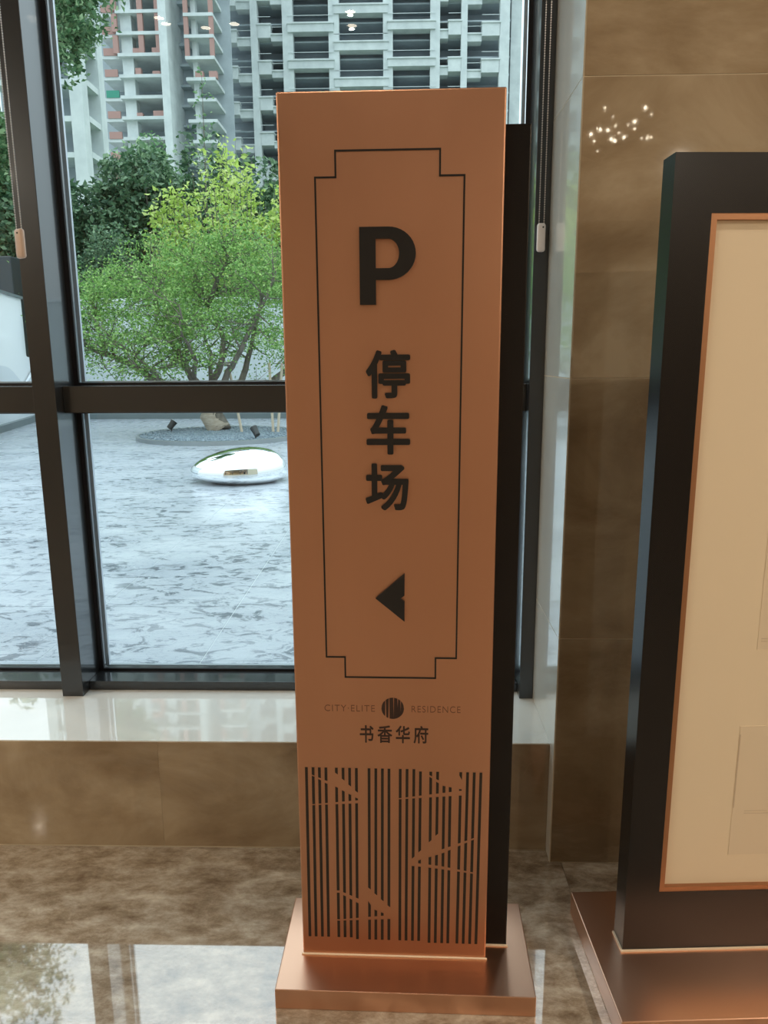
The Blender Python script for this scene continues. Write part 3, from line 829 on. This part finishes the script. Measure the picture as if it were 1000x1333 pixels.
# left tower with block infill
YBt = 120.; s = YBt / 94.
bxs = lambda v: v * s
tb = tower_root(0, YBt, 'unfinished concrete tower with red block infill left of the wide tower')
FB = 2.86
MB().box(bxs(-36.8), 6, 0, bxs(-20.6), 6.4, TOP).build('recessed_wall', 'concrete_dark', tb)
MB().box(bxs(-27.5), -1.6, 0, bxs(-26.6), 8, TOP).build('column', 'concrete', tb)
MB().box(bxs(-32.5), .8, 0, bxs(-31.2), 2.5, TOP).build('column', 'concrete', tb)
MB().box(bxs(-24.35), 1.2, 0, bxs(-23.8), 2.4, TOP).build('column', 'concrete', tb)
MB().box(bxs(-26.0), 7, 0, bxs(-25.5), 8, TOP).build('column', 'concrete', tb)
MB().box(bxs(-34.9), 10, TOP - .3, bxs(-21.4), 20, TOP).build('roof_slab', 'concrete', tb)
zb1 = (36.2 - 1.42) * s + 1.42
ups = MB(); upb = MB()
for k in range(-14, 22):
    z = zb1 + k * FB
    if z < 2 or z > TOP: continue
    near = 20 < z < 62
    if near:
        MB().box(bxs(-32.8), 0, z - .45, bxs(-27.4), 8, z).build('floor_slab', 'concrete', tb)
        MB().box(bxs(-34.9), 1.0, z - .45, bxs(-32.8), 8, z).build('floor_slab', 'concrete', tb)
        MB().box(bxs(-26.7), 4.5, z - .35, bxs(-24.6), 8, z).build('floor_slab', 'concrete_dark', tb)
        MB().box(bxs(-25.0), 0, z - 1.0, bxs(-21.6), 8, z - .55).build('floor_slab', 'concrete', tb)
        if k <= 0 and k != -2 and k != -4:
            for xa, hh in ((random.uniform(-31.5, -30.9), 1.0), (random.uniform(-29.5, -28.9), .9)):
                MB().box(bxs(xa), .4, z, bxs(xa) + random.uniform(.8, 1.6), 1.2, z + hh * random.uniform(.5, 1)).build('block_pile', 'brick', tb)
        if k == -1:
            for xa in (-24.0, -22.4): MB().box(bxs(xa), .4, z - .55, bxs(xa) + 1.2, 1.2, z + .4).build('block_pile', 'brick', tb)
        MB().box(bxs(-34.7), .9, z, bxs(-33.2), 1.2, z + 1.0).build('block_parapet', 'brick' if k != -2 else 'net', tb)
        if k >= 0 and z < 60:
            for xa, xb in ((-33.3, -32.7), (-30.3, -29.7), (-28.3, -27.75)):
                MB().box(bxs(xa), .1, z, bxs(xb), .6, z + FB - .45).build('block_pier', 'brick', tb)
            for xa, xb in ((-25.0, -24.5), (-22.1, -21.6)):
                MB().box(bxs(xa), .1, z - .55, bxs(xb), .6, z + FB - 1.0).build('block_pier', 'brick', tb)
    else:
        ups.box(bxs(-34.9), 0, z - .45, bxs(-27.4), 8, z).box(bxs(-25.0), 0, z - 1.0, bxs(-21.6), 8, z - .55)
        for xa, xb in ((-33.3, -32.7), (-30.3, -29.7), (-28.3, -27.75), (-25.0, -24.5), (-22.1, -21.6)):
            if z > 50: upb.box(bxs(xa), .1, z, bxs(xb), .6, z + FB - .5)
up(ups.build('upper_floor_slabs', 'concrete', tb)); up(upb.build('upper_block_piers', 'brick', tb))

# near wing, seen along its flank
YC = 70.; s = YC / 58.
tcx = -23.0 * s
tc_ = tower_root(tcx, YC, 'nearest unfinished concrete wing with raking balcony slabs, beside the left mullion')
MB().box(-1.15, 0, 0, 0, 1.2, 57).build('column', 'concrete', tc_)
MB().box(-1.1, 3.7, 0, .15, 5.0, 57).build('column', 'concrete', tc_)
MB().box(-9., .4, 0, -8., 1.4, 57).build('column', 'concrete', tc_)
MB().box(-1.25, 1.2, 0, -1.05, 3.7, 57).box(-9, 3.6, 0, -1.2, 3.9, 57).build('recessed_wall', 'concrete_dark', tc_)
MB().box(-9, 0, 56.6, .2, 12, 57).build('roof_slab', 'concrete', tc_)
FC = 2.95; zc1 = (19.1 - 1.42) * s + 1.42; upc = MB()
for k in range(-6, 26):
    z = zc1 + k * FC
    if z < 1.5 or z > 56: continue
    if z < 45:
        MB().box(-.95, 1.2, z - .5, .02, 3.7, z).build('floor_slab', 'concrete', tc_)
        MB().box(-8., .1, z - .75, -1.15, 3.7, z - .3).build('floor_slab', 'concrete', tc_)
    else: upc.box(-8., .1, z - .5, .02, 3.7, z)
up(upc.build('upper_floor_slabs', 'concrete', tc_))
